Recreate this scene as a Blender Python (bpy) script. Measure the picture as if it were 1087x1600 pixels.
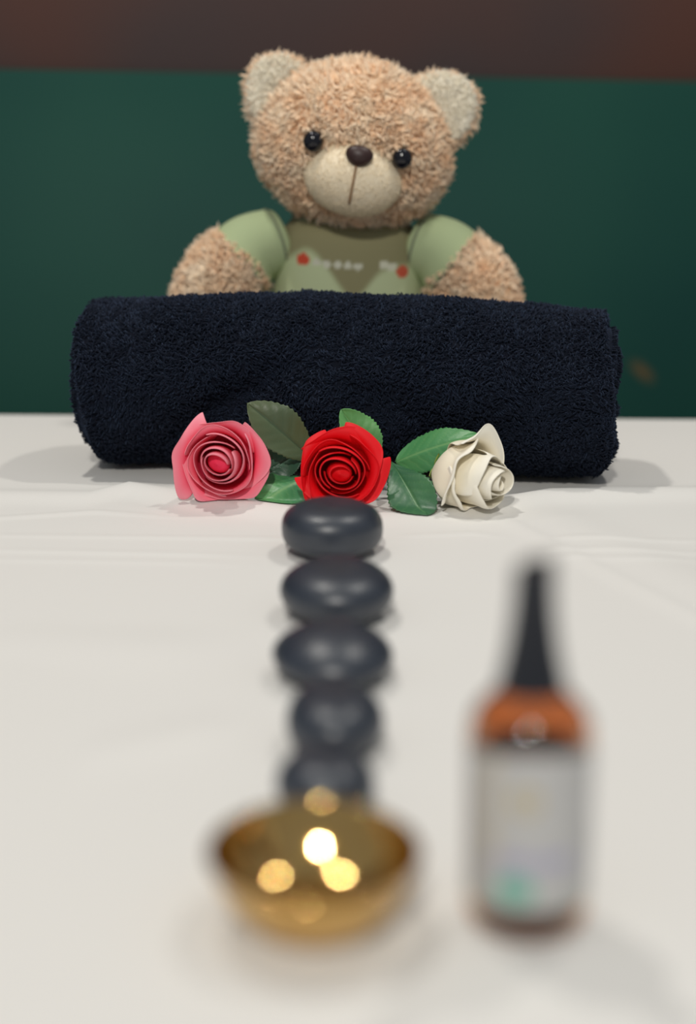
import bpy, math, random
import numpy as np
from mathutils import Matrix, Vector

for o in list(bpy.data.objects):
    bpy.data.objects.remove(o)
S = bpy.context.scene
COL = S.collection
T = 0.70                      # height of the sheet above the floor
rng = np.random.default_rng(11)
R = math.radians

# ------------------------------------------------------------------ camera
CAM_H, PITCH, ROLL = 0.262, R(15.0), 0.012
cam = bpy.data.cameras.new('camera')
cam.sensor_fit = 'VERTICAL'; cam.sensor_height = 36.0; cam.lens = 50.0
cam.clip_start = 0.01
cam.dof.use_dof = True; cam.dof.focus_distance = 1.035; cam.dof.aperture_fstop = 2.2
cam.dof.aperture_blades = 0
cam_o = bpy.data.objects.new('camera', cam); COL.objects.link(cam_o)
CM = Matrix.Translation((0, 0, T + CAM_H)) @ Matrix.Rotation(math.pi/2 - PITCH, 4, 'X') @ Matrix.Rotation(ROLL, 4, 'Z')
cam_o.matrix_world = CM
S.camera = cam_o

# ------------------------------------------------------------------ world, lamps, exposure
w = bpy.data.worlds.new('world'); S.world = w; w.use_nodes = True
bg = w.node_tree.nodes['Background']
bg.inputs[0].default_value = (0.90, 0.95, 1.0, 1); bg.inputs[1].default_value = 0.27
def lamp(name, x, y, h, power, rad, col=(1.0, 0.965, 0.895)):
    l = bpy.data.lights.new(name, 'AREA'); l.shape = 'DISK'; l.size = rad*2; l.energy = power; l.color = col
    o = bpy.data.objects.new(name, l); COL.objects.link(o); o.location = (x, y, T + h)
    return o
lamp('ceiling_lamp', -0.42, 1.12, 1.60, 7.8, 0.035)
lamp('ceiling_lamp', 0.62, 1.22, 1.60, 6.0, 0.035)
lamp('ceiling_lamp', -0.20, -1.00, 1.60, 25.0, 0.055).rotation_euler = (R(52), 0, R(-6))  # unseen lamp behind the camera, strengthened and aimed to light the bear's front
S.view_settings.view_transform = 'Standard'; S.view_settings.look = 'None'
S.view_settings.exposure = 0.0; S.view_settings.gamma = 1.0
S.view_settings.use_curve_mapping = False

# ------------------------------------------------------------------ helpers
def ray(px, py):
    v = Vector(((px-543.5)/2222.2, (800-py)/2222.2, -1.0))
    return (CM.to_3x3() @ v)
def at_y(px, py, y):           # point seen at that pixel at distance y from the camera along the table
    d = ray(px, py); return np.array((d.x*y/d.y, y, T + CAM_H + d.z*y/d.y))
def at_z(px, py, z=0.0):       # point seen at that pixel at height z above the sheet
    d = ray(px, py); k = (z-CAM_H)/d.z; return np.array((d.x*k, d.y*k, T + z))

def mat(name, col, rough=0.6, metal=0.0, spec=0.5, **kw):
    m = bpy.data.materials.new(name); m.use_nodes = True
    b = m.node_tree.nodes['Principled BSDF']
    b.inputs['Base Color'].default_value = (*col, 1); b.inputs['Roughness'].default_value = rough
    b.inputs['Metallic'].default_value = metal; b.inputs['Specular IOR Level'].default_value = spec
    for k, v in kw.items(): b.inputs[k].default_value = v
    return m
def N(m, kind): return m.node_tree.nodes.new(kind)
def L(m, a, b): m.node_tree.links.new(a, b)
def BS(m): return m.node_tree.nodes['Principled BSDF']
def noise_col(m, c1, c2, scale, detail=4, lo=0.3, hi=0.7, coord='Object', mirror=False):
    tc = N(m, 'ShaderNodeTexCoord'); n = N(m, 'ShaderNodeTexNoise'); r = N(m, 'ShaderNodeValToRGB')
    n.inputs['Scale'].default_value = scale; n.inputs['Detail'].default_value = detail
    r.color_ramp.elements[0].position = lo; r.color_ramp.elements[1].position = hi
    r.color_ramp.elements[0].color = (*c1, 1); r.color_ramp.elements[1].color = (*c2, 1)
    mp = N(m, 'ShaderNodeMapping'); mp.inputs['Scale'].default_value = (-1 if mirror else 1, 1, 1)
    L(m, tc.outputs[coord], mp.inputs['Vector']); L(m, mp.outputs['Vector'], n.inputs['Vector']); L(m, n.outputs['Fac'], r.inputs['Fac'])
    L(m, r.outputs['Color'], BS(m).inputs['Base Color']); return r
def bump(m, scale, dist, strength=0.5, detail=3):
    tc = N(m, 'ShaderNodeTexCoord'); n = N(m, 'ShaderNodeTexNoise'); b = N(m, 'ShaderNodeBump')
    n.inputs['Scale'].default_value = scale; n.inputs['Detail'].default_value = detail
    b.inputs['Distance'].default_value = dist; b.inputs['Strength'].default_value = strength
    L(m, tc.outputs['Object'], n.inputs['Vector']); L(m, n.outputs['Fac'], b.inputs['Height'])
    L(m, b.outputs['Normal'], BS(m).inputs['Normal'])
def attr_col(m, name='Col'):
    a = N(m, 'ShaderNodeAttribute'); a.attribute_name = name
    L(m, a.outputs['Color'], BS(m).inputs['Base Color'])

def link(name, me, m, parent=None, smooth=True):
    o = bpy.data.objects.new(name, me); COL.objects.link(o)
    if m: me.materials.append(m)
    if smooth: me.polygons.foreach_set('use_smooth', np.ones(len(me.polygons), dtype=bool))
    if parent: o.parent = parent
    return o
def mesh_np(name, V, F, m, parent=None, smooth=True, col=None):
    V = np.asarray(V, dtype=np.float32).reshape(-1, 3)
    me = bpy.data.meshes.new(name)
    groups = F if isinstance(F, list) else [F]
    groups = [np.asarray(g, dtype=np.int32) for g in groups if len(g)]
    nl = sum(g.size for g in groups); nf = sum(len(g) for g in groups)
    me.vertices.add(len(V)); me.vertices.foreach_set('co', V.ravel())
    me.loops.add(nl); me.polygons.add(nf)
    me.loops.foreach_set('vertex_index', np.concatenate([g.ravel() for g in groups]))
    tot = np.concatenate([np.full(len(g), g.shape[1], dtype=np.int32) for g in groups])
    me.polygons.foreach_set('loop_start', np.concatenate([[0], np.cumsum(tot)[:-1]]).astype(np.int32))
    me.update(calc_edges=True); me.validate()
    if col is not None:
        c = np.ones((len(V), 4), dtype=np.float32); c[:, :3] = col
        a = me.color_attributes.new('Col', 'FLOAT_COLOR', 'POINT'); a.data.foreach_set('color', c.ravel())
    return link(name, me, m, parent, smooth)
def grid_faces(nu, nv, wrap_u=False):       # index = j*nu + i
    i = np.arange(nu if wrap_u else nu-1); j = np.arange(nv-1)
    I, J = np.meshgrid(i, j); I = I.ravel(); J = J.ravel(); I2 = (I+1) % nu
    return np.stack([J*nu+I, J*nu+I2, (J+1)*nu+I2, (J+1)*nu+I], 1)
def lathe(prof, n=64, squash=None):         # prof list of (r, z); closed by tiny radii at ends
    p = np.array(prof, dtype=float); a = np.linspace(0, 2*np.pi, n, endpoint=False)
    V = np.stack([p[:, None, 0]*np.cos(a), p[:, None, 0]*np.sin(a), np.repeat(p[:, 1:2], n, 1)], 2).reshape(-1, 3)
    return V, grid_faces(n, len(p), True)
def smooth_prof(pts, k=6):                  # Catmull-Rom through the profile points
    p = np.array(pts, dtype=float); q = np.vstack([2*p[0]-p[1], p, 2*p[-1]-p[-2]]); out = []
    for i in range(1, len(q)-2):
        for t in np.linspace(0, 1, k, endpoint=False):
            a, b, c, d = q[i-1], q[i], q[i+1], q[i+2]
            out.append(0.5*((2*b)+(-a+c)*t+(2*a-5*b+4*c-d)*t*t+(-a+3*b-3*c+d)*t**3))
    out.append(p[-1]); return out
def box(name, lo, hi, m, parent=None, bevel=0.0):
    lo = np.array(lo); hi = np.array(hi)
    V = [[(lo, hi)[i][0], (lo, hi)[j][1], (lo, hi)[k][2]] for i in (0, 1) for j in (0, 1) for k in (0, 1)]
    F = [[0, 1, 3, 2], [4, 6, 7, 5], [0, 4, 5, 1], [2, 3, 7, 6], [0, 2, 6, 4], [1, 5, 7, 3]]
    o = mesh_np(name, V, np.array(F), m, parent, smooth=False)
    if bevel:
        b = o.modifiers.new('bevel', 'BEVEL'); b.width = bevel; b.segments = 3
    return o
def empty(name, loc, rz=0.0):
    o = bpy.data.objects.new(name, None); COL.objects.link(o); o.location = loc; o.rotation_euler.z = rz
    o.empty_display_size = 0.02; return o
def tag(o, label, cat, group=None):
    o['label'] = label; o['category'] = cat
    if group: o['group'] = group
    return o
def structure(o, label=None):
    o['kind'] = 'structure'
    if label: o['label'] = label
    return o
def sphere(c, r, nu=40, nv=24, M3=None):
    a = np.linspace(0, 2*np.pi, nu, endpoint=False); b = np.linspace(-np.pi/2, np.pi/2, nv); b[0] += 1e-3; b[-1] -= 1e-3
    V = np.stack([np.cos(b)[:, None]*np.cos(a), np.cos(b)[:, None]*np.sin(a), np.repeat(np.sin(b)[:, None], nu, 1)], 2).reshape(-1, 3)
    V = V*np.array(r)
    if M3 is not None: V = V @ np.array(M3).T
    return V + np.array(c), grid_faces(nu, nv, True)
def tube(path, rad, n=10, cap=True):
    P = np.asarray(path, dtype=float); k = len(P); rad = np.broadcast_to(np.asarray(rad, dtype=float), (k,))
    tg = np.gradient(P, axis=0); tg /= np.linalg.norm(tg, axis=1)[:, None]+1e-12
    ref = np.array((0.13, 0.31, 0.94)) if abs(tg[0, 2]) < 0.8 else np.array((1.0, 0.1, 0.05))
    x = np.cross(tg, ref); x /= np.linalg.norm(x, axis=1)[:, None]; y = np.cross(tg, x)
    a = np.linspace(0, 2*np.pi, n, endpoint=False)
    V = P[:, None]+rad[:, None, None]*(np.cos(a)[None, :, None]*x[:, None]+np.sin(a)[None, :, None]*y[:, None])
    V = V.reshape(-1, 3); F = [grid_faces(n, k, True)]
    if cap: F += [np.arange(n)[::-1][None], (np.arange(n)+(k-1)*n)[None]]
    return V, F
def vnoise(P, f, seed=0):                   # smooth pseudo noise from a few sines, -1..1
    g = np.random.default_rng(seed); out = 0
    for k in range(6):
        d = g.normal(size=3); d /= np.linalg.norm(d); out = out+np.sin(P @ d*f*g.uniform(.6, 1.6)+g.uniform(0, 7))
    return out/6*1.6
def sample_surface(V, F, n, g):
    F = np.asarray(F); tri = np.vstack([F[:, [0, 1, 2]], F[:, [0, 2, 3]]]) if F.shape[1] == 4 else F
    A, B, C = V[tri[:, 0]], V[tri[:, 1]], V[tri[:, 2]]
    nn = np.cross(B-A, C-A); ar = np.linalg.norm(nn, axis=1); keep = ar > 1e-12
    A, B, C, nn, ar = A[keep], B[keep], C[keep], nn[keep], ar[keep]
    k = g.choice(len(ar), n, p=ar/ar.sum()); u = g.random(n); v = g.random(n); s = u+v > 1; u[s] = 1-u[s]; v[s] = 1-v[s]
    return A[k]+(B-A)[k]*u[:, None]+(C-A)[k]*v[:, None], nn[k]/ar[k][:, None]
def unit(v): return v/(np.linalg.norm(v, axis=-1, keepdims=True)+1e-12)
def tufts(P, Nn, g, length, rad, comb=(0, 0, -0.4), messy=0.7, curl=0.6):
    n = len(P); rt = g.normal(size=(n, 3)); rt -= Nn*np.sum(rt*Nn, 1)[:, None]; rt = unit(rt)
    cl = np.stack([vnoise(P, 110, 3), vnoise(P, 110, 4), vnoise(P, 110, 5)], 1); cl -= Nn*np.sum(cl*Nn, 1)[:, None]
    d = unit(.45*Nn+messy*(0.5*rt+1.0*cl)+np.array(comb))
    bend = unit(np.cross(d, rt))*curl
    ln = length*g.uniform(.6, 1.25, n)[:, None]
    p0 = P-Nn*rad; p1 = P+d*ln*.45; d2 = unit(d+bend); p2 = p1+d2*ln*.35; d3 = unit(d2+bend*1.3); p3 = p2+d3*ln*.3
    x = unit(np.cross(d, rt+.01)); y = np.cross(d, x); rr = rad*g.uniform(.7, 1.2, n)[:, None]
    V = np.zeros((n, 10, 3))
    for r_, (c, s) in enumerate(((p0, 1.0), (p1, 1.0), (p2, .75))):
        for k in range(3):
            a = 2*np.pi*k/3; V[:, r_*3+k] = c+(x*np.cos(a)+y*np.sin(a))*rr*s
    V[:, 9] = p3
    f = []
    for r_ in range(2):
        for k in range(3):
            a, b = r_*3+k, r_*3+(k+1) % 3; f += [[a, b, b+3], [a, b+3, a+3]]
    for k in range(3): f.append([6+k, 6+(k+1) % 3, 9])
    F = (np.array(f)[None]+(np.arange(n)*10)[:, None, None]).reshape(-1, 3)
    return V.reshape(-1, 3), F
def stuff(o): o['kind'] = 'stuff'; return o

# ------------------------------------------------------------------ materials
M_sheet = mat('white_cotton', (0.80, 0.785, 0.755), 0.85); bump(M_sheet, 900, 0.0004, 0.25)
M_pad = mat('cream_vinyl', (0.55, 0.50, 0.42), 0.5)
M_wood = mat('beech_wood', (0.42, 0.26, 0.13), 0.5); noise_col(M_wood, (0.36, .21, .10), (.48, .30, .16), 14)
M_floor = mat('floor_tile', (0.25, 0.22, 0.2), 0.5); noise_col(M_floor, (.22, .19, .17), (.29, .26, .23), 6)
M_green = mat('green_paint', (0.012, 0.075, 0.052), 0.6, spec=.15)
M_brown = mat('brown_paint', (0.06, 0.035, 0.03), 0.7, spec=.2)
noise_col(M_brown, (0.082, 0.058, 0.057), (0.140, 0.054, 0.036), 1.7, 2, .45, .7, mirror=True)

# green paint with one rusty smudge
def make_green():
    m = M_green
    tc = N(m, 'ShaderNodeTexCoord'); n = N(m, 'ShaderNodeTexNoise'); n.inputs['Scale'].default_value = 2.2
    r = N(m, 'ShaderNodeValToRGB'); r.color_ramp.elements[0].color = (0.0058, 0.043, 0.036, 1); r.color_ramp.elements[1].color = (0.0085, 0.056, 0.041, 1)
    r.color_ramp.elements[0].position = .35; r.color_ramp.elements[1].position = .65
    L(m, tc.outputs['Object'], n.inputs['Vector']); L(m, n.outputs['Fac'], r.inputs['Fac'])
    mp = N(m, 'ShaderNodeMapping'); mp.vector_type = 'TEXTURE'
    mp.inputs['Location'].default_value = (STAIN[0], STAIN[1], STAIN[2]); mp.inputs['Rotation'].default_value = (0, R(40), 0)
    mp.inputs['Scale'].default_value = (.028, .05, .013)
    gd = N(m, 'ShaderNodeTexGradient'); gd.gradient_type = 'SPHERICAL'
    L(m, tc.outputs['Object'], mp.inputs['Vector']); L(m, mp.outputs['Vector'], gd.inputs['Vector'])
    mx = N(m, 'ShaderNodeMixRGB'); mx.inputs[2].default_value = (0.12, 0.075, 0.03, 1)
    L(m, gd.outputs['Fac'], mx.inputs[0]); L(m, r.outputs['Color'], mx.inputs[1]); L(m, mx.outputs[0], BS(m).inputs['Base Color'])

# ------------------------------------------------------------------ setting
structure(box('floor', (-2.5, -1.6, -0.05), (2.5, 2.3, 0), M_floor), 'dull brown floor below the table')
WY, WYAW = 1.78, R(9)
wall = empty('wall_back', (0, WY, 0), WYAW); structure(wall, 'dark brown wall with a green lower panel')
wb = box('upper_wall', (-2.4, 0, 0), (2.4, 0.1, 2.7), M_brown, wall)
zb = (at_y(543, 118, WY)[2])
box('green_panel', (-2.4, -0.012, 0.0), (2.4, 0.001, zb), M_green, wall)
inv = Matrix.Rotation(-WYAW, 4, 'Z')
sp = inv @ (Vector(at_y(998, 578, WY+0.06))-Vector((0, WY, 0))); STAIN = (sp.x, sp.y, sp.z); make_green()

# massage table, with its sheet as a thing of its own
HWX, YF, YB = 0.40, -0.50, 1.345
tb = empty('massage_table', (0, 0.4, 0))
tag(tb, 'massage table standing under the white sheet', 'table')
box('padded_top', (-HWX+.006, YF-.4+.008, T-.075), (HWX-.006, YB-.4-.030, T-.009), M_pad, tb, 0.02)
box('frame', (-HWX+.05, YF-.4+.06, T-.16), (HWX-.05, YB-.4-.07, T-.0745), M_wood, tb, 0.004)
for sx in (-1, 1):
    for yy in (YF+.12, YB-.15):
        x0 = sx*(HWX-.09)
        box('leg', (x0-.025, yy-.4-.025, 0.0), (x0+.025, yy-.4+.025, T-.158), M_wood, tb, 0.004)

def seg_ridge(x, y, pts, width, amp):
    pts = np.array(pts); yy = np.interp(x, pts[:, 0], pts[:, 1]); a = np.interp(x, pts[:, 0], pts[:, 2])
    return amp*a*np.exp(-((y-yy)/width)**2)
def sheet_h(x, y):
    h = np.zeros_like(x)
    rp = [(*at_z(p, q)[:2], a) for p, q, a in ((-150, 772, .5), (0, 776, .5), (140, 778, .6), (200, 766, .9), (300, 782, .95), (400, 797, .9), (480, 806, .7), (560, 810, .3), (680, 806, .3), (770, 790, .7), (860, 778, 1), (960, 775, 1), (1087, 772, .7), (1250, 768, .4))]
    h += seg_ridge(x, y, rp, 0.017, 0.0068)
    for p0, p1, p2, wd, am in (((-100, 836), (400, 842), (700, 846), .004, .0008), ((-100, 858), (300, 866), (480, 872), .003, .0009), ((-100, 873), (300, 880), (440, 884), .003, .0008),
                               ((-80, 815), (150, 800), (330, 812), .005, .0010), ((880, 845), (980, 848), (1200, 842), .003, .0011), ((860, 860), (990, 866), (1200, 864), .003, .0010), ((880, 872), (990, 880), (1200, 878), .0035, .0008),
                               ((640, 838), (740, 834), (800, 842), .004, .0007), ((0, 1000), (250, 1015), (400, 1008), .03, .0012), ((150, 1180), (300, 1150), (420, 1130), .02, .0012)):
        q = [at_z(*p)[:2] for p in (p0, p1, p2)]
        rp = [(q[0][0]-.01, q[0][1], 0), (*q[0], .7), (*q[1], 1), (*q[2], 0), (q[2][0]+.01, q[2][1], 0)]
        h += seg_ridge(x, y, rp, wd, am*1.7)
    # long diagonal crease to the right
    a, b = at_z(770, 805)[:2], at_z(1120, 985)[:2]; d = (b-a)/np.linalg.norm(b-a); nrm = np.array((-d[1], d[0]))
    s = (x-a[0])*d[0]+(y-a[1])*d[1]; t_ = (x-a[0])*nrm[0]+(y-a[1])*nrm[1]
    env = np.clip((s+.02)/.05, 0, 1)*np.clip((0.5-s)/.2, 0, 1)
    h += env*(.0016*np.exp(-(t_/.006)**2)+.0035*np.exp(-((t_-.035)/.03)**2))
    P = np.stack([x, y, np.zeros_like(x)], -1)
    h += .0007*vnoise(P, 22, 9)*np.clip((y-.50)/.1, 0, 1)*np.clip((1.05-y)/.05, 0, 1)*0.6
    return np.maximum(h, 0)
def make_sheet():
    hang = 0.30
    xs = np.concatenate([np.linspace(-HWX-hang, -HWX-.03, 14), np.arange(-HWX-.025, HWX+.026, .004), np.linspace(HWX+.03, HWX+hang, 14)])
    ys = np.concatenate([np.linspace(YF-hang, YF-.03, 14), np.arange(YF-.02, .3, .02), np.arange(.3, YB+.03, .0036), np.linspace(YB+.035, YB+hang, 14)])
    X, Y = np.meshgrid(xs, ys)
    def fold(c, lo, hi, r=0.022):
        out = np.clip(c, lo, hi); drop = np.zeros_like(c)
        for e, sg in ((lo, -1), (hi, 1)):
            k = sg*(c-(e-sg*r)); on = k > 0; q = math.pi/2*r
            a = np.clip(k/r, 0, math.pi/2)
            out = np.where(on, e-sg*r+sg*r*np.sin(a), out); drop = np.where(on, r*(1-np.cos(a))+np.maximum(k-q, 0), drop)
        return out, drop
    xo, dx = fold(X, -HWX, HWX); yo, dy = fold(Y, YF, YB)
    yo = yo+0.025*xo*np.clip((yo-1.0)/.3, 0, 1)
    dz = np.maximum(dx, dy); h = sheet_h(xo, yo)*np.clip(1-dz/.01, 0, 1)
    rip = np.clip((dz-.03)/.2, 0, 1)*.014
    xo = xo+rip*np.sin(Y*38+np.sin(Y*9))*np.sign(X)*(dx >= dy); yo = yo+rip*np.sin(X*41+np.sin(X*7))*np.sign(Y-.4)*(dy > dx)
    V = np.stack([xo, yo, T+h-dz], 2).reshape(-1, 3)
    V[:, :2] -= (0, .4); V[:, 2] -= T
    o = mesh_np('bed_sheet', V, grid_faces(len(xs), len(ys)), M_sheet); o.location = (0, .4, T)
    tag(o, 'white cotton sheet spread over the table, lightly creased', 'sheet')
    return o
make_sheet()

# ------------------------------------------------------------------ rolled towel
M_towel = mat('navy_terry', (0.0030, 0.0050, 0.0125), 0.9, spec=.25)
BS(M_towel).inputs['Sheen Weight'].default_value = 0.24; BS(M_towel).inputs['Sheen Roughness'].default_value = 0.5
BS(M_towel).inputs['Sheen Tint'].default_value = (0.22, 0.34, 0.62, 1)
def make_towel():
    cx = at_y(546, 600, 1.13)[0]
    root = empty('rolled_towel', (cx, 1.112, T), R(-4.6))
    tag(root, 'rolled up dark navy terry towel lying in front of the teddy bear', 'towel')
    turns, th, rc = 5.6, 0.0105, 0.0685
    HL = 0.202
    s_max = turns*2*np.pi
    def shape(s, r_off, x):
        r = rc-(s_max-s)/(2*np.pi)*th*1.03+r_off
        ang = s-s_max-R(60)                     # the free edge ends low at the back
        yy = r*np.cos(ang); zz = r*np.sin(ang)
        f = x/HL
        k = np.where(zz > 0, .925+.155*(1-np.abs(f)**1.7), .99)
        yy = yy*(0.99+.02*(1-f*f)); zz = zz*k
        sag = np.clip(-zz/np.maximum(r, 1e-4), 0, 1)
        yy = yy*(1+.16*sag**2)
        # pressed flat where it rests on the table
        zz = np.where(zz < 0, zz*(0.965), zz)
        P = np.stack([x+0*s, yy, zz], -1)
        w_ = np.clip(r/rc, 0, 1)**3
        d = .0022*vnoise(P, 34, 21)+.0012*vnoise(P, 80, 22)
        # slanting dents in the front
        front = np.clip(-yy/rc, 0, 1)
        for (xc, zc, sl, wd, am) in ((-.10, -.018, .75, .019, .017), (.015, .0, -.5, .022, .010), (.10, -.03, .4, .022, .008), (-.03, .03, .6, .022, .008)):
            q = (zz-zc)-sl*(x-xc); al = np.exp(-((x-xc)/.06)**2-((zz-zc)/.045)**2)
            d = d-am*np.exp(-(q/wd)**2)*al*front
            d = d+.6*am*np.exp(-((q+1.7*wd)/wd)**2)*al*front
        nrm = unit(np.stack([0*yy, yy, zz], -1)); P = P+nrm*(d*w_)[..., None]
        P[..., 2] += 0.0700
        P[..., 2] = np.where(P[..., 2] < .006, .006+(P[..., 2]-.006)*.12, P[..., 2])
        return P
    # layered ends: every turn sticks out a little differently
    ss = np.linspace(0.6, s_max, 330)
    eL = -HL+.004*np.sin(ss*.9)+.006*(ss/s_max)+.012*np.clip((ss-(s_max-2.9))/1.2, 0, 1)*np.clip((s_max-.3-ss)/.6+.4, 0, 1)-.006
    eR = HL+.003*np.sin(ss*.7+1)-.004*(ss/s_max)+.003*np.sin(ss*2.3)
    nx = 72; f = np.linspace(0, 1, nx)
    X = eL[:, None]+(eR-eL)[:, None]*f
    Ssx = np.repeat(ss[:, None], nx, 1)
    outer = shape(Ssx, 0.0, X); inner = shape(Ssx, -th*.93, X)
    n1 = len(ss)*nx
    V = np.vstack([outer.reshape(-1, 3), inner.reshape(-1, 3)])
    Fo = grid_faces(nx, len(ss)); Fi = Fo[:, ::-1]+n1
    k = np.arange(len(ss)-1)
    cl = np.stack([k*nx, (k+1)*nx, (k+1)*nx+n1, k*nx+n1], 1); cr = np.stack([k*nx+nx-1, k*nx+nx-1+n1, (k+1)*nx+nx-1+n1, (k+1)*nx+nx-1], 1)
    j = np.arange(nx-1); e0 = np.stack([j, j+n1, j+1+n1, j+1], 1); b = (len(ss)-1)*nx
    e1 = np.stack([b+j, b+j+1, b+j+1+n1, b+j+n1], 1)
    mesh_np('roll', V, np.vstack([Fo, Fi, cl, cr, e0, e1]), M_towel, root)
    # terry loops on the outer turn and on both ends
    g = np.random.default_rng(5)
    def outer_samples(n, full):
        s = s_max-g.uniform(0, 2*np.pi*1.02, n) if full else s_max-g.uniform(0, 2*np.pi, n)
        fx = g.uniform(0.0, 1.0, n); a = np.interp(s, ss, eL); b_ = np.interp(s, ss, eR); x = a+(b_-a)*fx
        P = shape(s, 0, x); e = 1e-3
        du = shape(s+e, 0, x)-P; dv = shape(s, 0, x+e)-P; nn = unit(np.cross(dv, du))
        c = P.copy(); c[:, 0] = 0; c[:, 2] -= .07
        nn = nn*np.sign(np.sum(nn*c, 1))[:, None]
        return P, nn
    P1, N1 = outer_samples(56000, True)
    ok = P1[:, 2] > .0055
    # keep fewer loops at the back, which rests against nothing
    ok &= (P1[:, 1] < .02) | (g.random(len(P1)) < .45)
    P1, N1 = P1[ok], N1[ok]
    ns = 9000
    s = s_max*np.sqrt(g.uniform(.06, 1, ns)); side = g.random(ns) < .5; off = -th*.93*g.random(ns)
    x = np.where(side, np.interp(s, ss, eL), np.interp(s, ss, eR)); P2 = shape(s, off, x)
    N2 = np.where(side[:, None], np.array((-1, 0, 0.)), np.array((1, 0, 0.))); ok = P2[:, 2] > .006; P2, N2 = P2[ok], N2[ok]
    P = np.vstack([P1, P2]); Nn = np.vstack([N1, N2]); n = len(P)
    fl = np.stack([vnoise(P, 110, 31), vnoise(P, 110, 32), vnoise(P, 110, 33)], 1)+.7*np.stack([vnoise(P, 330, 41), vnoise(P, 330, 42), vnoise(P, 330, 43)], 1)
    rd = g.normal(size=(n, 3))*.7+fl; rd -= Nn*np.sum(rd*Nn, 1)[:, None]; d = unit(rd)
    lean = fl-Nn*np.sum(fl*Nn, 1)[:, None]+g.normal(size=(n, 3))*.35
    h = (.0029*g.uniform(.6, 1.35, n)*(1+.25*vnoise(P, 140, 51)))[:, None]; wv = (.0013*g.uniform(.7, 1.3, n))[:, None]; ln = lean*.0019
    path = [P-d*wv-Nn*.0006, P-d*wv*1.1+Nn*h*.6+ln*.5, P+Nn*h+ln, P+d*wv*1.1+Nn*h*.6+ln*.6, P+d*wv-Nn*.0006]
    y = unit(np.cross(Nn, d)); V = np.zeros((n, 15, 3)); rr = .00058
    for i, q in enumerate(path):
        a = i/4*np.pi; o1 = -d*np.cos(a)+Nn*np.sin(a)
        for k3 in range(3):
            t_ = 2*np.pi*k3/3; V[:, i*3+k3] = q+(o1*np.cos(t_)+y*np.sin(t_))*rr
    f3 = []
    for i in range(4):
        for k3 in range(3):
            a, b_ = i*3+k3, i*3+(k3+1) % 3; f3 += [[a, b_, b_+3], [a, b_+3, a+3]]
    F = (np.array(f3)[None]+(np.arange(n)*15)[:, None, None]).reshape(-1, 3)
    V = V.reshape(-1, 3); V[:, 2] = np.maximum(V[:, 2], .0015)
    stuff(mesh_np('terry_loops', V, F, M_towel, root))
make_towel()

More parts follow.
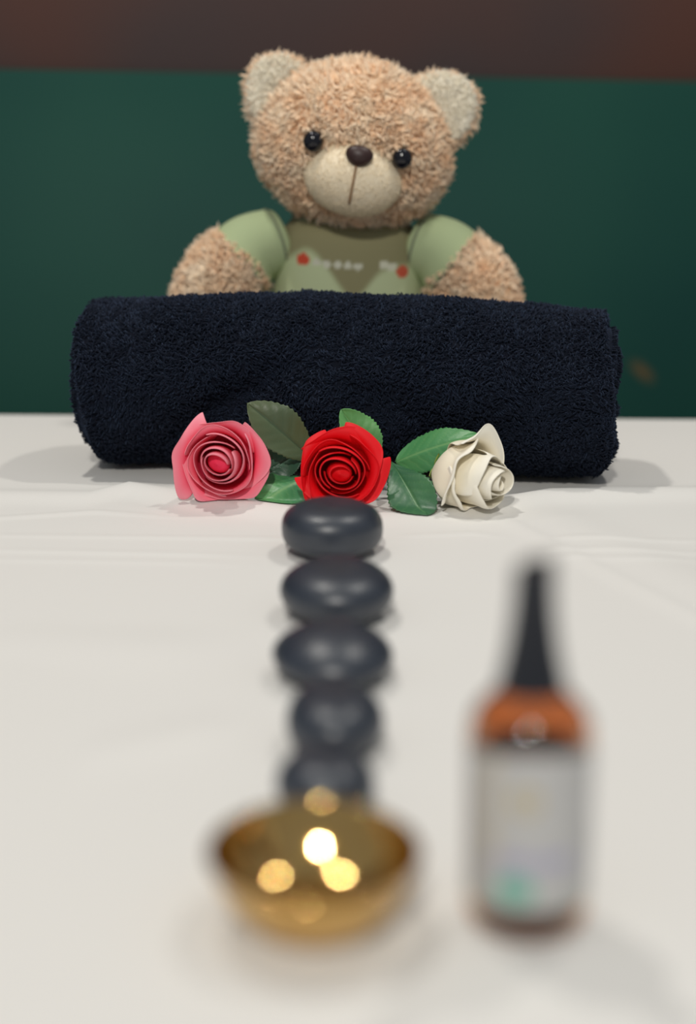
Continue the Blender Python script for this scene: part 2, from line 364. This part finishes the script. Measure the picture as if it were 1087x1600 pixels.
# ------------------------------------------------------------------ teddy bear
M_fur = mat('peach_plush', (0.90, 0.68, 0.48), 0.85); noise_col(M_fur, (0.95, 0.65, 0.41), (0.97, 0.78, 0.57), 60, 2, .35, .65)
BS(M_fur).inputs['Sheen Weight'].default_value = .3
M_cream = mat('cream_velour', (0.92, 0.79, 0.58), 0.8)
M_ear = mat('pale_ear_plush', (0.95, 0.89, 0.75), 0.85)
M_nose = mat('brown_nose', (0.035, 0.014, 0.012), 0.45)
M_eye = mat('black_eye', (0.004, 0.004, 0.008), 0.12)
M_stitch = mat('brown_thread', (0.33, 0.20, 0.11), 0.8)
M_shirt = mat('sage_jersey', (0.40, 0.47, 0.27), 0.85); attr_col(M_shirt)
M_rib = mat('collar_rib', (0.20, 0.23, 0.15), 0.85)  # collar darkened to carry the chin's shadow; hems and seams share the tone
def make_bear():
    g = np.random.default_rng(8)
    by = 1.287
    c0 = at_y(545, 400, by)
    base = np.array((c0[0], by, T))
    root = empty('teddy_bear', tuple(base))
    tag(root, 'peach plush teddy bear in a green shirt sitting behind the navy towel', 'teddy bear')
    def loc(px, py, y): return at_y(px, py, y)-base
    def fur_on(V, F, n, length, rad, parent, m=M_fur, skip=None, comb=(0, 0, -.35), messy=.8, curl=.7):
        P, Nn = sample_surface(V, F, n, g)
        if skip is not None:
            k = ~skip(P); P, Nn = P[k], Nn[k]
        v, f = tufts(P, Nn, g, length, rad, comb, messy, curl); v[:, 2] = np.maximum(v[:, 2], .001)
        return stuff(mesh_np('fur', v, f, m, parent))
    # head, tilted to the right
    hc = loc(553, 226, 1.272); ta = R(10)
    Mh = np.array(((math.cos(ta), 0, math.sin(ta)), (0, 1, 0), (-math.sin(ta), 0, math.cos(ta))))
    def H(p): return Mh @ np.array(p, dtype=float)+hc
    V, F = sphere((0, 0, 0), (.078, .069, .067), 64, 40)
    V[:, 0] *= 1+.06*np.exp(-((V[:, 2]+.028)/.03)**2)
    V[:, 0] *= 1-.04*np.exp(-((V[:, 2]-.06)/.02)**2)
    head = mesh_np('head', V @ Mh.T+hc, F, M_fur, root)
    mz = np.array((.004, -.052, -.0255)); mr = np.array((.0415, .036, .0315))
    eyes = [np.array((-.0335, -.0655, -.003)), np.array((.0405, -.0635, -.003))]
    def skip(P):
        q = (P-hc) @ Mh
        k = (np.sum(((q-mz)/(mr*1.02))**2, 1) < 1)
        for e in eyes: k |= (np.abs(q-e)[:, [0, 2]].max(1) < .008) & (q[:, 1] < 0)
        return k
    fur_on(V @ Mh.T+hc, F, 17000, .0105, .0015, head, skip=skip, comb=(0, 0, -.2))
    V, F = sphere(mz, mr, 56, 36)
    V[:, 0] *= 1-.10*np.clip((V[:, 2]-mz[2])/mr[2], 0, 1)
    mu = mesh_np('muzzle', V @ Mh.T+hc, F, M_cream, root)
    P, Nn = sample_surface(V @ Mh.T+hc, F, 7000, g); v, f = tufts(P, Nn, g, .0014, .0004, (0, 0, -.3), .6, .3)
    stuff(mesh_np('velour', v, f, M_cream, mu))
    # nose and stitched mouth line
    V, F = sphere((.0055, -.0845, -.0075), (.0112, .0075, .0088), 36, 24)
    V[:, 0] = .0055+(V[:, 0]-.0055)*(1+.18*np.clip((V[:, 2]+.0075)/.0088, -1, 1)); mesh_np('nose', V @ Mh.T+hc, F, M_nose, root)
    pts = []
    for z in np.linspace(-.0155, -.046, 12):
        q = 1-((z-mz[2])/mr[2])**2-((.0045-mz[0])/mr[0])**2; pts.append(H((.0045, mz[1]-mr[1]*math.sqrt(max(q, .02))-.0008, z)))
    V, F = tube(pts, .0011, 8); mesh_np('mouth_stitch', V, F, M_stitch, root)
    for e in eyes:
        V, F = sphere(e+np.array((0, -.006, 0)), (.0082, .0062, .0086), 32, 20); mesh_np('eye', V @ Mh.T+hc, F, M_eye, root)
    # ears: a plush shell with a pale flat front
    for sx, cxy, tilt, col in ((-1, (-.068, .000, .027), R(-34), M_ear), (1, (.065, .000, .040), R(40), M_ear)):
        Me = np.array(Matrix.Rotation(tilt, 3, 'Y')) @ np.array(Matrix.Rotation(R(sx*-8), 3, 'Z'))
        V, F = sphere((0, 0, 0), (.029, .015, .033), 40, 26)
        V[:, 1] += .010*(1-(V[:, 0]/.029)**2-(V[:, 2]/.033)**2).clip(0)*(V[:, 1] < 0)
        W = (V @ Me.T+np.array(cxy)) @ Mh.T+hc
        ear = mesh_np('ear', W, F, M_fur, root)
        P, Nn = sample_surface(W, F, 2600, g); q = ((P-hc) @ Mh-np.array(cxy)) @ Me
        k = ~((q[:, 1] < -.001) & ((q[:, 0]/.026)**2+(q[:, 2]/.030)**2 < 1)); v, f = tufts(P[k], Nn[k], g, .0095, .0010, (0, 0, .0), .8, .6)
        stuff(mesh_np('fur', v, f, M_fur, ear))
        V, F = sphere((0, -.0055, .001), (.029, .010, .0325), 36, 22)
        V[:, 1] += .006*(1-(V[:, 0]/.027)**2-(V[:, 2]/.0305)**2).clip(0)*(V[:, 1] < 0)
        W = (V @ Me.T+np.array(cxy)) @ Mh.T+hc; pad = mesh_np('inner_ear', W, F, col, ear)
        P, Nn = sample_surface(W, F, 2400, g); v, f = tufts(P, Nn, g, .0045, .0008, (0, 0, .3), .6, .5); stuff(mesh_np('fur', v, f, col, pad))
    # torso, hidden by the shirt
    zt = loc(545, 345, by)[2]
    prof = smooth_prof([(.001, .002), (.045, .004), (.066, .03), (.0685, .065), (.066, .105), (.060, .140), (.048, zt-.012), (.036, zt+.004), (.001, zt+.012)], 5)
    V, F = lathe(prof, 48); V[:, 1] *= .76; mesh_np('torso', V, F, M_fur, root)
    prof = smooth_prof([(.0705, .022), (.0725, .04), (.0722, .066), (.070, .105), (.0665, .140), (.062, zt-.014), (.054, zt-.002), (.046, zt+.007)], 16)
    V, F = lathe(prof, 260); V[:, 1] *= .78
    V[:, :2] *= (1+.012*vnoise(V, 55, 61))[:, None]
    base_c = np.array((.43, .50, .29)); pale = np.array((.53, .60, .36)); chin_shade = np.array((.27, .25, .13))
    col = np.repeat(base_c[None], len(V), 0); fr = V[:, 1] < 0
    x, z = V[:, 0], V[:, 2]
    # chin's cast shadow, painted as a dark V over the pale shirt front
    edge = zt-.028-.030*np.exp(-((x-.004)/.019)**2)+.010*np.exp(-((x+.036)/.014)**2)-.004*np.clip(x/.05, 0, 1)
    k = np.clip((edge-z)/.008, 0, 1)[:, None]; col = np.where(fr[:, None], chin_shade*(1-k)+pale*k, col)
    def dot(px, py, r, c):
        q = loc(px, py, by-.05); m_ = fr & (((x-q[0])/r)**2+((z-q[2])/(r*.9))**2 < 1); col[m_] = c
    dot(473, 407, .0058, (.62, .07, .03)); dot(629, 427, .0056, (.60, .10, .05))
    for i, px in enumerate((494, 510, 527, 543, 559)): dot(px, 411+i*1.4, .0036, (.62, .62, .50))
    for px, py in ((600, 415), (613, 418)): dot(px, py, .0042, (.66, .66, .52))
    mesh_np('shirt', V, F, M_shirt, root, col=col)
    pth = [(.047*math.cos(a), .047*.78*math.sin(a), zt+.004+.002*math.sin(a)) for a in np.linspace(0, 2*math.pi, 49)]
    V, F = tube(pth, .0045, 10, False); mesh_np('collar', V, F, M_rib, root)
    # arms with short sleeves
    def limb(name, pts, rad, n, m=M_fur):
        p = np.array(smooth_prof(pts, 8)); rd = np.array(smooth_prof([(r, 0) for r in rad], 8))[:, 0]
        return tube(p, rd, 28)
    for sx, sh, mid, hand in ((-1, (432, 377), (392, 392), (348, 436)), (1, (655, 384), (692, 398), (738, 447))):
        a, b, c = loc(*sh, by-.004), loc(*mid, by-.012), loc(*hand, by-.026)
        d = c-b; e = c+unit(d)*.016+np.array((0, 0, -.022)); e2 = e+np.array((sx*.002, 0, -.010))
        V, F = limb('arm', [a, b, c, e, e2], [.024, .028, .0325, .029, .004], 28)
        arm = mesh_np('arm', V, F, M_fur, root)
        Fq = F[0]
        def skip(P, b=b, d=unit(d)): return (P-b) @ d < .012
        fur_on(V, Fq, 7000, .0095, .0014, arm, skip=skip, comb=(0, -.1, -.2))
        p = np.array(smooth_prof([a-(b-a)*.2, a, b, b+unit(d)*.022], 8)); k = len(p)
        rd = np.interp(np.linspace(0, 1, k), [0, .35, .7, 1], [.026, .029, .0325, .0345])
        V1, F1 = tube(p, rd, 40, False); V2, _ = tube(p, rd-.0015, 40, False)
        q = np.arange(40); q2 = (q+1) % 40; e0 = (k-1)*40; n1 = len(V1)
        ring = np.stack([e0+q, e0+q2, n1+e0+q2, n1+e0+q], 1)
        cc = np.repeat(np.array((.44, .53, .30))[None], len(V1)*2, 0)
        sl = mesh_np('sleeve', np.vstack([V1, V2]), np.vstack([F1[0], F1[0][:, ::-1]+n1, ring]), M_shirt, root, col=cc)
        V3, F3 = tube(np.vstack([V1[e0:e0+40], V1[e0:e0+1]]), .0013, 8, False); mesh_np('hem', V3, F3, M_rib, sl)
        # the shoulder seam
        V4, F4 = tube(np.vstack([V1[9*40:10*40], V1[9*40:9*40+1]]), .0012, 8, False); mesh_np('shoulder_seam', V4, F4, M_rib, sl)
    # short legs spread to the sides behind the towel
    for sx in (-1, 1):
        V, F = limb('leg', [(sx*.03, 0, .036), (sx*.075, -.012, .035), (sx*.115, -.022, .034), (sx*.136, -.026, .037), (sx*.142, -.027, .038)], [.030, .031, .030, .026, .004], 28)
        leg = mesh_np('leg', V, F, M_fur, root); fur_on(V, F[0], 1800, .008, .0013, leg, comb=(0, 0, 0))
make_bear()

# ------------------------------------------------------------------ roses
def petal_mat(name, inner, rim, rough=.5):
    m = mat(name, inner, rough, spec=.25); attr_col(m)
    BS(m).inputs['Subsurface Weight'].default_value = .0; BS(m).inputs['Subsurface Scale'].default_value = .004
    BS(m).inputs['Subsurface Radius'].default_value = (1, .5, .4)
    return m
M_leaf = mat('leaf_green', (0.05, 0.2, 0.07), .38); attr_col(M_leaf); bump(M_leaf, 260, .0006, .3)
M_stem = mat('stem_green', (0.06, 0.16, 0.03), .5)
M_sepal = mat('sepal_green', (0.26, 0.36, 0.08), .5)
def sm(a, b, v): t = np.clip((v-a)/(b-a), 0, 1); return t*t*(3-2*t)
def petal(root, Rr, a0, W, r0, r1, z0, z1, belly, curl, tip, spiral, m, inner, rim, seed, side=0.0, thick=.0007):
    g = np.random.default_rng(seed); nu, nv = 21, 15
    u, v = np.meshgrid(np.linspace(-1, 1, nu), np.linspace(0, 1, nv))
    wid = .30+.70*np.sin(np.pi/2*np.clip(v*1.25, 0, 1))
    ang = a0+u*W*wid+.05*np.sin(v*3+seed)
    r = r0+(r1-r0)*v**.85+belly*np.sin(np.pi*v)
    H = z1-z0
    z = z0+H*(v**1.1)-H*.16*np.abs(u)**2.6*v**2
    r = r*(1+spiral*u)
    c = sm(.66, 1, v)
    pk = np.exp(-((u-.25*g.normal())/.24)**2)
    cu = curl*(1+.35*np.sin(2.6*u+seed))
    r = r+cu*c+tip*pk*c
    z = z-(cu*.75+tip*.35*pk)*c**2
    # side edges turn back a little
    sd = sm(.6, 1, np.abs(u))*sm(.25, .8, v); r = r+side*sd
    rf = .014*np.sin(u*5+seed*1.7)*c; z = z+rf; r = r+rf*.5
    tear = np.clip(1-r/.75, 0, 1); X = r*np.cos(ang); Y = r*np.sin(ang)
    X = X*(1-.22*tear); Y = Y*(1+.16*tear)
    V = np.stack([X, Y, z], 2).reshape(-1, 3)*Rr
    k = np.clip(.85*sm(.62, .98, v)+.35*sm(.7, 1, np.abs(u))*sm(.3, .8, v), 0, 1).reshape(-1, 1)
    col = np.array(inner)*(1-k)+np.array(rim)*k
    Mw = np.array(root.matrix_world); Mi = np.array(root.matrix_world.inverted())
    V = lift(V @ Mw[:3, :3].T+Mw[:3, 3]) @ Mi[:3, :3].T+Mi[:3, 3]
    o = mesh_np('petal', V, grid_faces(nu, nv), m, root, col=col)
    s = o.modifiers.new('thickness', 'SOLIDIFY'); s.thickness = thick; s.offset = 0
    b = o.modifiers.new('smooth', 'SUBSURF'); b.levels = 1; b.render_levels = 1
    return o
FRONT = [  # count, half width deg, r0, r1, z0, z1, belly, curl, tip, spiral, side, offset deg
    (1, 172, .10, .19, .10, 1.36, .12, .025, .0, .10, .0, 95),
    (2, 122, .13, .31, .08, 1.30, .16, .05, .03, .16, .01, 40),
    (2, 126, .16, .44, .06, 1.19, .19, .09, .05, .19, .03, 110),
    (3, 92, .18, .58, .04, 1.03, .20, .13, .08, .14, .06, 20),
    (5, 58, .18, .72, .02, .84, .20, .24, .07, .10, .05, 18)]
SIDE = [
    (1, 172, .10, .18, .10, 1.34, .12, .02, .0, .10, .0, 95),
    (2, 122, .13, .30, .08, 1.31, .20, .05, .03, .17, .0, 40),
    (3, 90, .16, .44, .06, 1.22, .30, .10, .07, .12, .03, 15),
    (4, 70, .20, .62, .02, 1.02, .40, .36, .20, .06, .08, 38)]
def lift(W):        # petals and leaves that touch the sheet lie on it
    h = T+sheet_h(W[:, 0], W[:, 1])+.0009
    return np.where((W[:, 2] < h+.004)[:, None], np.stack([W[:, 0], W[:, 1], h+.004*np.exp(np.minimum((W[:, 2]-h-.004)/.004, 0))], 1), W)
def make_rose(px, py, y, axis, spin, Rr, inner, rim, name, label, seed, lay, deep=1.0):
    c = at_y(px, py, y); ax = Vector(axis).normalized()
    root = empty('rose', (0, 0, 0)); q = ax.to_track_quat('Z', 'Y')
    Mx = Matrix.Translation(Vector(c)) @ q.to_matrix().to_4x4() @ Matrix.Rotation(spin, 4, 'Z') @ Matrix.Translation((0, 0, -.75*Rr*deep))
    root.matrix_world = Mx; bpy.context.view_layer.update()
    tag(root, label, 'rose', 'roses laid in front of the towel')
    m = petal_mat(name, inner, rim)
    # tight bud, a low dome inside the innermost petal
    prof = [(.001, .3), (.10, .35), (.19, .6), (.235, .90), (.235, 1.04), (.19, 1.13), (.10, 1.175), (.03, 1.215), (.001, 1.23)]
    V, F = lathe(smooth_prof([(r, z*deep) for r, z in prof], 4), 40); V = V*Rr*np.array((.83, 1.10, 1))
    mesh_np('bud', V, F, m, root, col=np.repeat(np.array(inner)[None], len(V), 0))
    g = np.random.default_rng(seed)
    for li, (cnt, W, r0, r1, z0, z1, be, cu, tp, spi, sd, off) in enumerate(lay):
        for k in range(cnt):
            j = g.normal(0, .06)
            petal(root, Rr, R(off+360/cnt*k)+j*1.5, R(W), r0, r1*(1+j*.5), z0*deep, z1*deep*(1+j*.4), be, cu*(1+2*j), tp*(1+3*j), spi, m, inner, rim, seed*50+li*9+k, sd)
    V, F = lathe(smooth_prof([(.001, -.10), (.09, -.10), (.15, -.02), (.20, .10), (.17, .16), (.001, .16)], 4), 24); mesh_np('calyx', V*Rr, F, M_sepal, root)
    V, F = tube([(0, 0, -.05*Rr), (0, 0, -.35*Rr), (.02*Rr, 0, -.62*Rr)], .0017, 10); mesh_np('stem', V, F, M_stem, root)
    for k in range(5):                      # pointed sepals
        a = R(72*k+10); u, v = np.meshgrid(np.linspace(-1, 1, 5), np.linspace(0, 1, 8)); wd = .11*np.sin(np.pi*np.clip(v*.8+.2, 0, 1))
        rr = .17+.36*v; an = a+u*wd/rr*1.2; zz = .02+.18*v
        V = np.stack([rr*np.cos(an), rr*np.sin(an), zz-.05+.0*u], 2).reshape(-1, 3)*Rr
        o = mesh_np('sepal', V, grid_faces(5, 8), M_sepal, root); s = o.modifiers.new('thickness', 'SOLIDIFY'); s.thickness = .0006
    return root
def leaf(root, base, tip, normal, width, cols, curl=.0, bow=.0, fold=.25, seed=0, widest=.42):
    base = np.array(base, float); tip = np.array(tip, float); ax = tip-base; Ln = np.linalg.norm(ax); ax /= Ln
    nn = np.array(normal, float); nn -= ax*(nn @ ax); nn /= np.linalg.norm(nn); sd = np.cross(ax, nn)
    nu, nv = 25, 49; u, v = np.meshgrid(np.linspace(-1, 1, nu), np.linspace(0, 1, nv))
    p = math.log(.5)/math.log(widest); wv = np.sin(np.pi*np.clip(v, 0, 1)**p)**.72*width/2
    ser = 1+.11*(((v*17) % 1)-.5)*np.abs(u)**6*sm(.05, .2, v)
    vein = np.abs(((v-.20*np.abs(u))*8) % 1-.5)*2        # side veins slant to the tip
    x = u*wv*ser
    h = fold*np.abs(x)-curl*(x**2)/(width/2)+bow*Ln*np.sin(np.pi*v)+.0005*(1-vein)*np.abs(u)*(1-np.abs(u))*2
    h = h-.0007*np.exp(-(u/.06)**2)+.0012*np.sin(v*9+u*2+seed)*np.abs(u)
    V = base+ax*(v*Ln)[..., None]+sd*x[..., None]+nn*h[..., None]
    c1, c2, cv = [np.array(c) for c in cols]
    k = np.clip(.5+.5*vnoise(V.reshape(-1, 3), 120, seed+70), 0, 1)[:, None]; col = c1*(1-k)+c2*k
    vm = np.clip(np.exp(-(u/.05)**2)+.35*np.exp(-((1-vein)/.12)**2)*0+.30*(vein > .86), 0, 1).reshape(-1, 1)*.6; col = col*(1-vm)+cv*vm
    inv = np.array(root.matrix_world.inverted()); W = lift(V.reshape(-1, 3)) @ inv[:3, :3].T+inv[:3, 3]
    o = mesh_np('leaf', W, grid_faces(nu, nv), M_leaf, root, col=col)
    s = o.modifiers.new('thickness', 'SOLIDIFY'); s.thickness = .0006; s.offset = 0
    return o
PINK = make_rose(345, 722, 0.985, (-.10, -1, .16), R(62), .0325, (.90, .045, .115), (.95, .32, .39), 'pink_petal', 'pink rose facing forward at the left of the three', 3, FRONT)
RED = make_rose(531, 737, 0.980, (.02, -1, .12), R(80), .0318, (.82, .004, .010), (.88, .012, .020), 'red_petal', 'red rose in the middle, behind the row of black stones', 7, FRONT)
WHITE = make_rose(742, 747, 0.985, (.72, -.69, .02), R(100), .0295, (.95, .87, .69), (.97, .93, .82), 'cream_petal', 'creamy white rose lying on its side, right of the red rose', 12, SIDE, deep=1.55)
bpy.context.view_layer.update()
G1 = ((.035, .13, .06), (.07, .22, .08), (.12, .28, .10)); G2 = ((.05, .22, .09), (.10, .32, .10), (.22, .42, .16)); G3 = ((.06, .10, .05), (.12, .14, .06), (.05, .10, .05))
G4 = ((.10, .32, .10), (.16, .42, .13), (.25, .5, .2)); GD = ((.02, .07, .04), (.04, .11, .06), (.04, .10, .05))
leaf(RED, at_y(492, 722, 1.022), at_y(386, 630, 1.018), (.15, -1, .55), .034, G3, fold=.15, bow=.04, seed=1, widest=.55)
leaf(RED, at_y(474, 748, 1.012), at_y(400, 796, .992), (.2, -.75, 1), .040, G2, fold=-.35, bow=.10, seed=2)
leaf(RED, at_y(590, 722, 1.02), at_y(533, 640, 1.022), (.35, -1, .4), .030, G4, fold=.35, bow=-.03, seed=3, widest=.5)
leaf(WHITE, at_y(618, 722, 1.02), at_y(750, 680, 1.0), (.0, -1, .75), .031, G2, fold=-.30, bow=.06, seed=4, widest=.42)
leaf(WHITE, at_y(612, 722, 1.018), at_y(668, 822, .962), (-.15, -.8, .7), .034, G1, fold=.20, bow=.05, seed=5, widest=.62)
leaf(RED, at_y(415, 738, 1.02), at_y(478, 700, 1.024), (0, -1, .6), .026, GD, fold=.2, seed=6)
leaf(RED, at_y(405, 748, 1.018), at_y(470, 770, 1.015), (0, -1, .5), .026, GD, fold=.2, seed=7)

# ------------------------------------------------------------------ massage stones
M_stone = mat('basalt', (0.020, 0.022, 0.028), .40, spec=.8); bump(M_stone, 500, .0002, .15)
noise_col(M_stone, (.019, .026, .040), (.027, .035, .052), 90)
def stone(px, py_bottom, wpx, depth, hgt, label, seed, flat=2.6, dome=0.0):
    g = np.random.default_rng(seed)
    p = at_z(px, py_bottom, .004); wdt = wpx/2222.2*(p[1]*math.cos(PITCH)+.25*math.sin(PITCH))
    yc = p[1]+depth*.47; wdt = wpx/2222.2*(yc*math.cos(PITCH)+.25*math.sin(PITCH))
    nu, nv = 72, 40; a = np.linspace(0, 2*np.pi, nu, endpoint=False); b = np.linspace(-np.pi/2, np.pi/2, nv); b[0] += 1e-3; b[-1] -= 1e-3
    cb = np.sign(np.cos(b))*np.abs(np.cos(b))**(2/flat); sb = np.sign(np.sin(b))*np.abs(np.sin(b))**(2/(flat*.80))
    rx = wdt/2*(1+.02*np.sin(a*2+seed)+.015*np.sin(a*3+seed*2)); ry = depth/2*(1+.02*np.cos(a*3+seed))
    V = np.stack([cb[:, None]*np.cos(a)*rx, cb[:, None]*np.sin(a)*ry, np.repeat(sb[:, None]*hgt/2, nu, 1)], 2).reshape(-1, 3)
    V[:, 2] += hgt/2+dome*hgt*(1-(V[:, 0]/(wdt/2))**2-(V[:, 1]/(depth/2))**2).clip(0)*(V[:, 2] > 0)
    V += .0004*vnoise(V, 90, seed)[:, None]; V[:, 2] -= V[:, 2].min()
    x = at_z(px, py_bottom, .01)[0]/p[1]*yc
    o = mesh_np('massage_stone', V, grid_faces(nu, nv, True), M_stone); o.location = (x, yc, T+.0003)
    return tag(o, label, 'stone', 'black massage stones in a row')
stone(517, 876, 156, .068, .0330, 'smooth black massage stone right in front of the red rose', 1, 3.2)
stone(526, 982, 174, .072, .0300, 'smooth black massage stone, second in the row from the roses', 2, 2.6)
stone(519, 1084, 189, .066, .0240, 'widest flat black massage stone, in the middle of the row', 3, 2.3, .12)
stone(522, 1194, 156, .056, .0260, 'small black massage stone, fourth in the row from the roses', 4, 2.6)
stone(508, 1290, 160, .044, .0240, 'black massage stone half hidden just behind the brass bowl', 5, 2.6)

# ------------------------------------------------------------------ brass bowl
M_brass = mat('brass', (0.70, 0.45, 0.16), .09, 1.0)
noise_col(M_brass, (.70, .43, .14), (.76, .50, .19), 70)
def make_bowl():
    c = at_z(491, 1330, .025); y = c[1]
    prof = [(.001, .0012), (.012, .0010), (.0175, .0002), (.0195, .0010), (.024, .0042), (.029, .0105), (.0325, .0170), (.0343, .0215), (.0346, .0222), (.0340, .0226), (.0330, .0218), (.0308, .0165), (.0272, .0108), (.0222, .0060), (.015, .0036), (.007, .0030), (.001, .0029)]
    V, F = lathe(smooth_prof(prof, 12), 192); V = V*np.array((1.06, 1.06, 1.16))
    o = mesh_np('brass_bowl', V, F, M_brass); o.location = (c[0], y, T+.0002)
    tag(o, 'small shallow golden brass bowl at the front of the stones', 'bowl')
make_bowl()

# ------------------------------------------------------------------ bottle
M_glass = mat('amber_glass', (0.80, 0.42, 0.22), .03, 0.0, **{'Transmission Weight': 1.0, 'IOR': 1.47})
M_oil = mat('dark_oil', (0.05, 0.018, 0.006), .1)
M_cap = mat('black_plastic', (0.010, 0.012, 0.018), .35)
M_label = mat('paper_label', (.7, .7, .7), .6); attr_col(M_label)
def make_bottle():
    y = .440; c = at_z(822, 1412, 0.0); x = c[0]/c[1]*y
    root = empty('glass_bottle', (x, y, T+.0003)); root.rotation_euler.y = -R(1.2); root.location.z += .0004
    tag(root, 'amber glass bottle with tapered black cap and pale label', 'bottle')
    r = .0206
    prof = smooth_prof([(.0005, .0012), (.014, .0010), (.0175, .0003), (.0192, .0016), (r, .0045), (r, .010)], 5)+[(r, .035)]+smooth_prof([(r, .060), (r, .068), (.0197, .0735), (.0165, .0785), (.0125, .0825), (.0098, .0848), (.0092, .0870)], 6)+[(.0005, .0872)]
    pin = [(q[0]-.0021, q[1]) for q in prof[::-1] if q[0] > .0045 and .0025 < q[1] < .0869]
    prof = prof[:-1]+[(.0071, .0872)]+[q for q in pin if q[0] > .003]+[(.015, .0019), (.0005, .0018)]
    V, F = lathe(prof, 96); mesh_np('body', V, F, M_glass, root)
    V, F = lathe(smooth_prof([(.0005, .0020), (.014, .0022), (.0168, .0034), (.0182, .0075)], 4)+[(.0182, .0600), (.0182, .0615), (.0005, .0615)], 64); mesh_np('oil', V, F, M_oil, root)
    prof = [(.0092, .0835)]+smooth_prof([(.0102, .0835), (.0104, .0850), (.0095, .0895), (.0083, .0960), (.0072, .1040), (.0064, .1120), (.0060, .1200), (.0059, .1250)], 6)+smooth_prof([(.0059, .1255), (.0052, .1270), (.0005, .1274)], 4)
    V, F = lathe(prof, 64); V[:, :2] *= 1.1; k = np.clip((V[:, 2]-.121)/.006, 0, 1); V[:, 2] += k*V[:, 0]*.28; mesh_np('cap', V, F, M_cap, root)
    # wrap-around label
    nu, nv = 180, 110; a, t = np.meshgrid(np.linspace(-R(105), R(105), nu), np.linspace(0, 1, nv))
    top = .0650+.0040*np.cos(np.clip(a, -R(90), R(90)))**2; bot = .0100+.0025*np.cos(np.clip(a, -R(90), R(90)))**2
    z = bot+(top-bot)*t; rr = r+.00022
    V = np.stack([rr*np.sin(a), -rr*np.cos(a), z], 2).reshape(-1, 3)
    col = np.repeat(np.array((.49, .485, .48))[None], nu*nv, 0); A = a.ravel()*r; Z = z.ravel()
    def put(k, c, s=1.0): k = (k*s)[:, None]; col[:] = col*(1-k)+np.array(c)*k
    put(((A+.0035)**2+(Z-.0525)**2 < .0045**2)*((A+.0035)**2+(Z-.0525)**2 > .0018**2)*1., (.50, .42, .25))
    put((np.abs(Z-.0310) < .0022)*(np.abs(A+.001) < .0145)*(np.sin(A*3600) > -.55)*1., (.30, .29, .50), .85)
    put((np.abs(Z-.0268) < .0008)*(np.abs(A) < .011)*(np.sin(A*5200) > -.3)*1., (.4, .4, .5), .7)
    put((((A+.0065)/.0062)**2+((Z-.0205)/.0050)**2 < 1)*1., (.14, .42, .33))
    put(sm(.0150, .0085, Z) if False else (1-sm(.0085, .0150, Z)), (.33, .47, .33))
    put((np.abs(A+.0150) < .0016)*(Z > .03)*1., (.60, .52, .36), .7)
    o = mesh_np('label', V, grid_faces(nu, nv), M_label, root, col=col)
    s = o.modifiers.new('thickness', 'SOLIDIFY'); s.thickness = .00012; s.offset = 1
make_bottle()
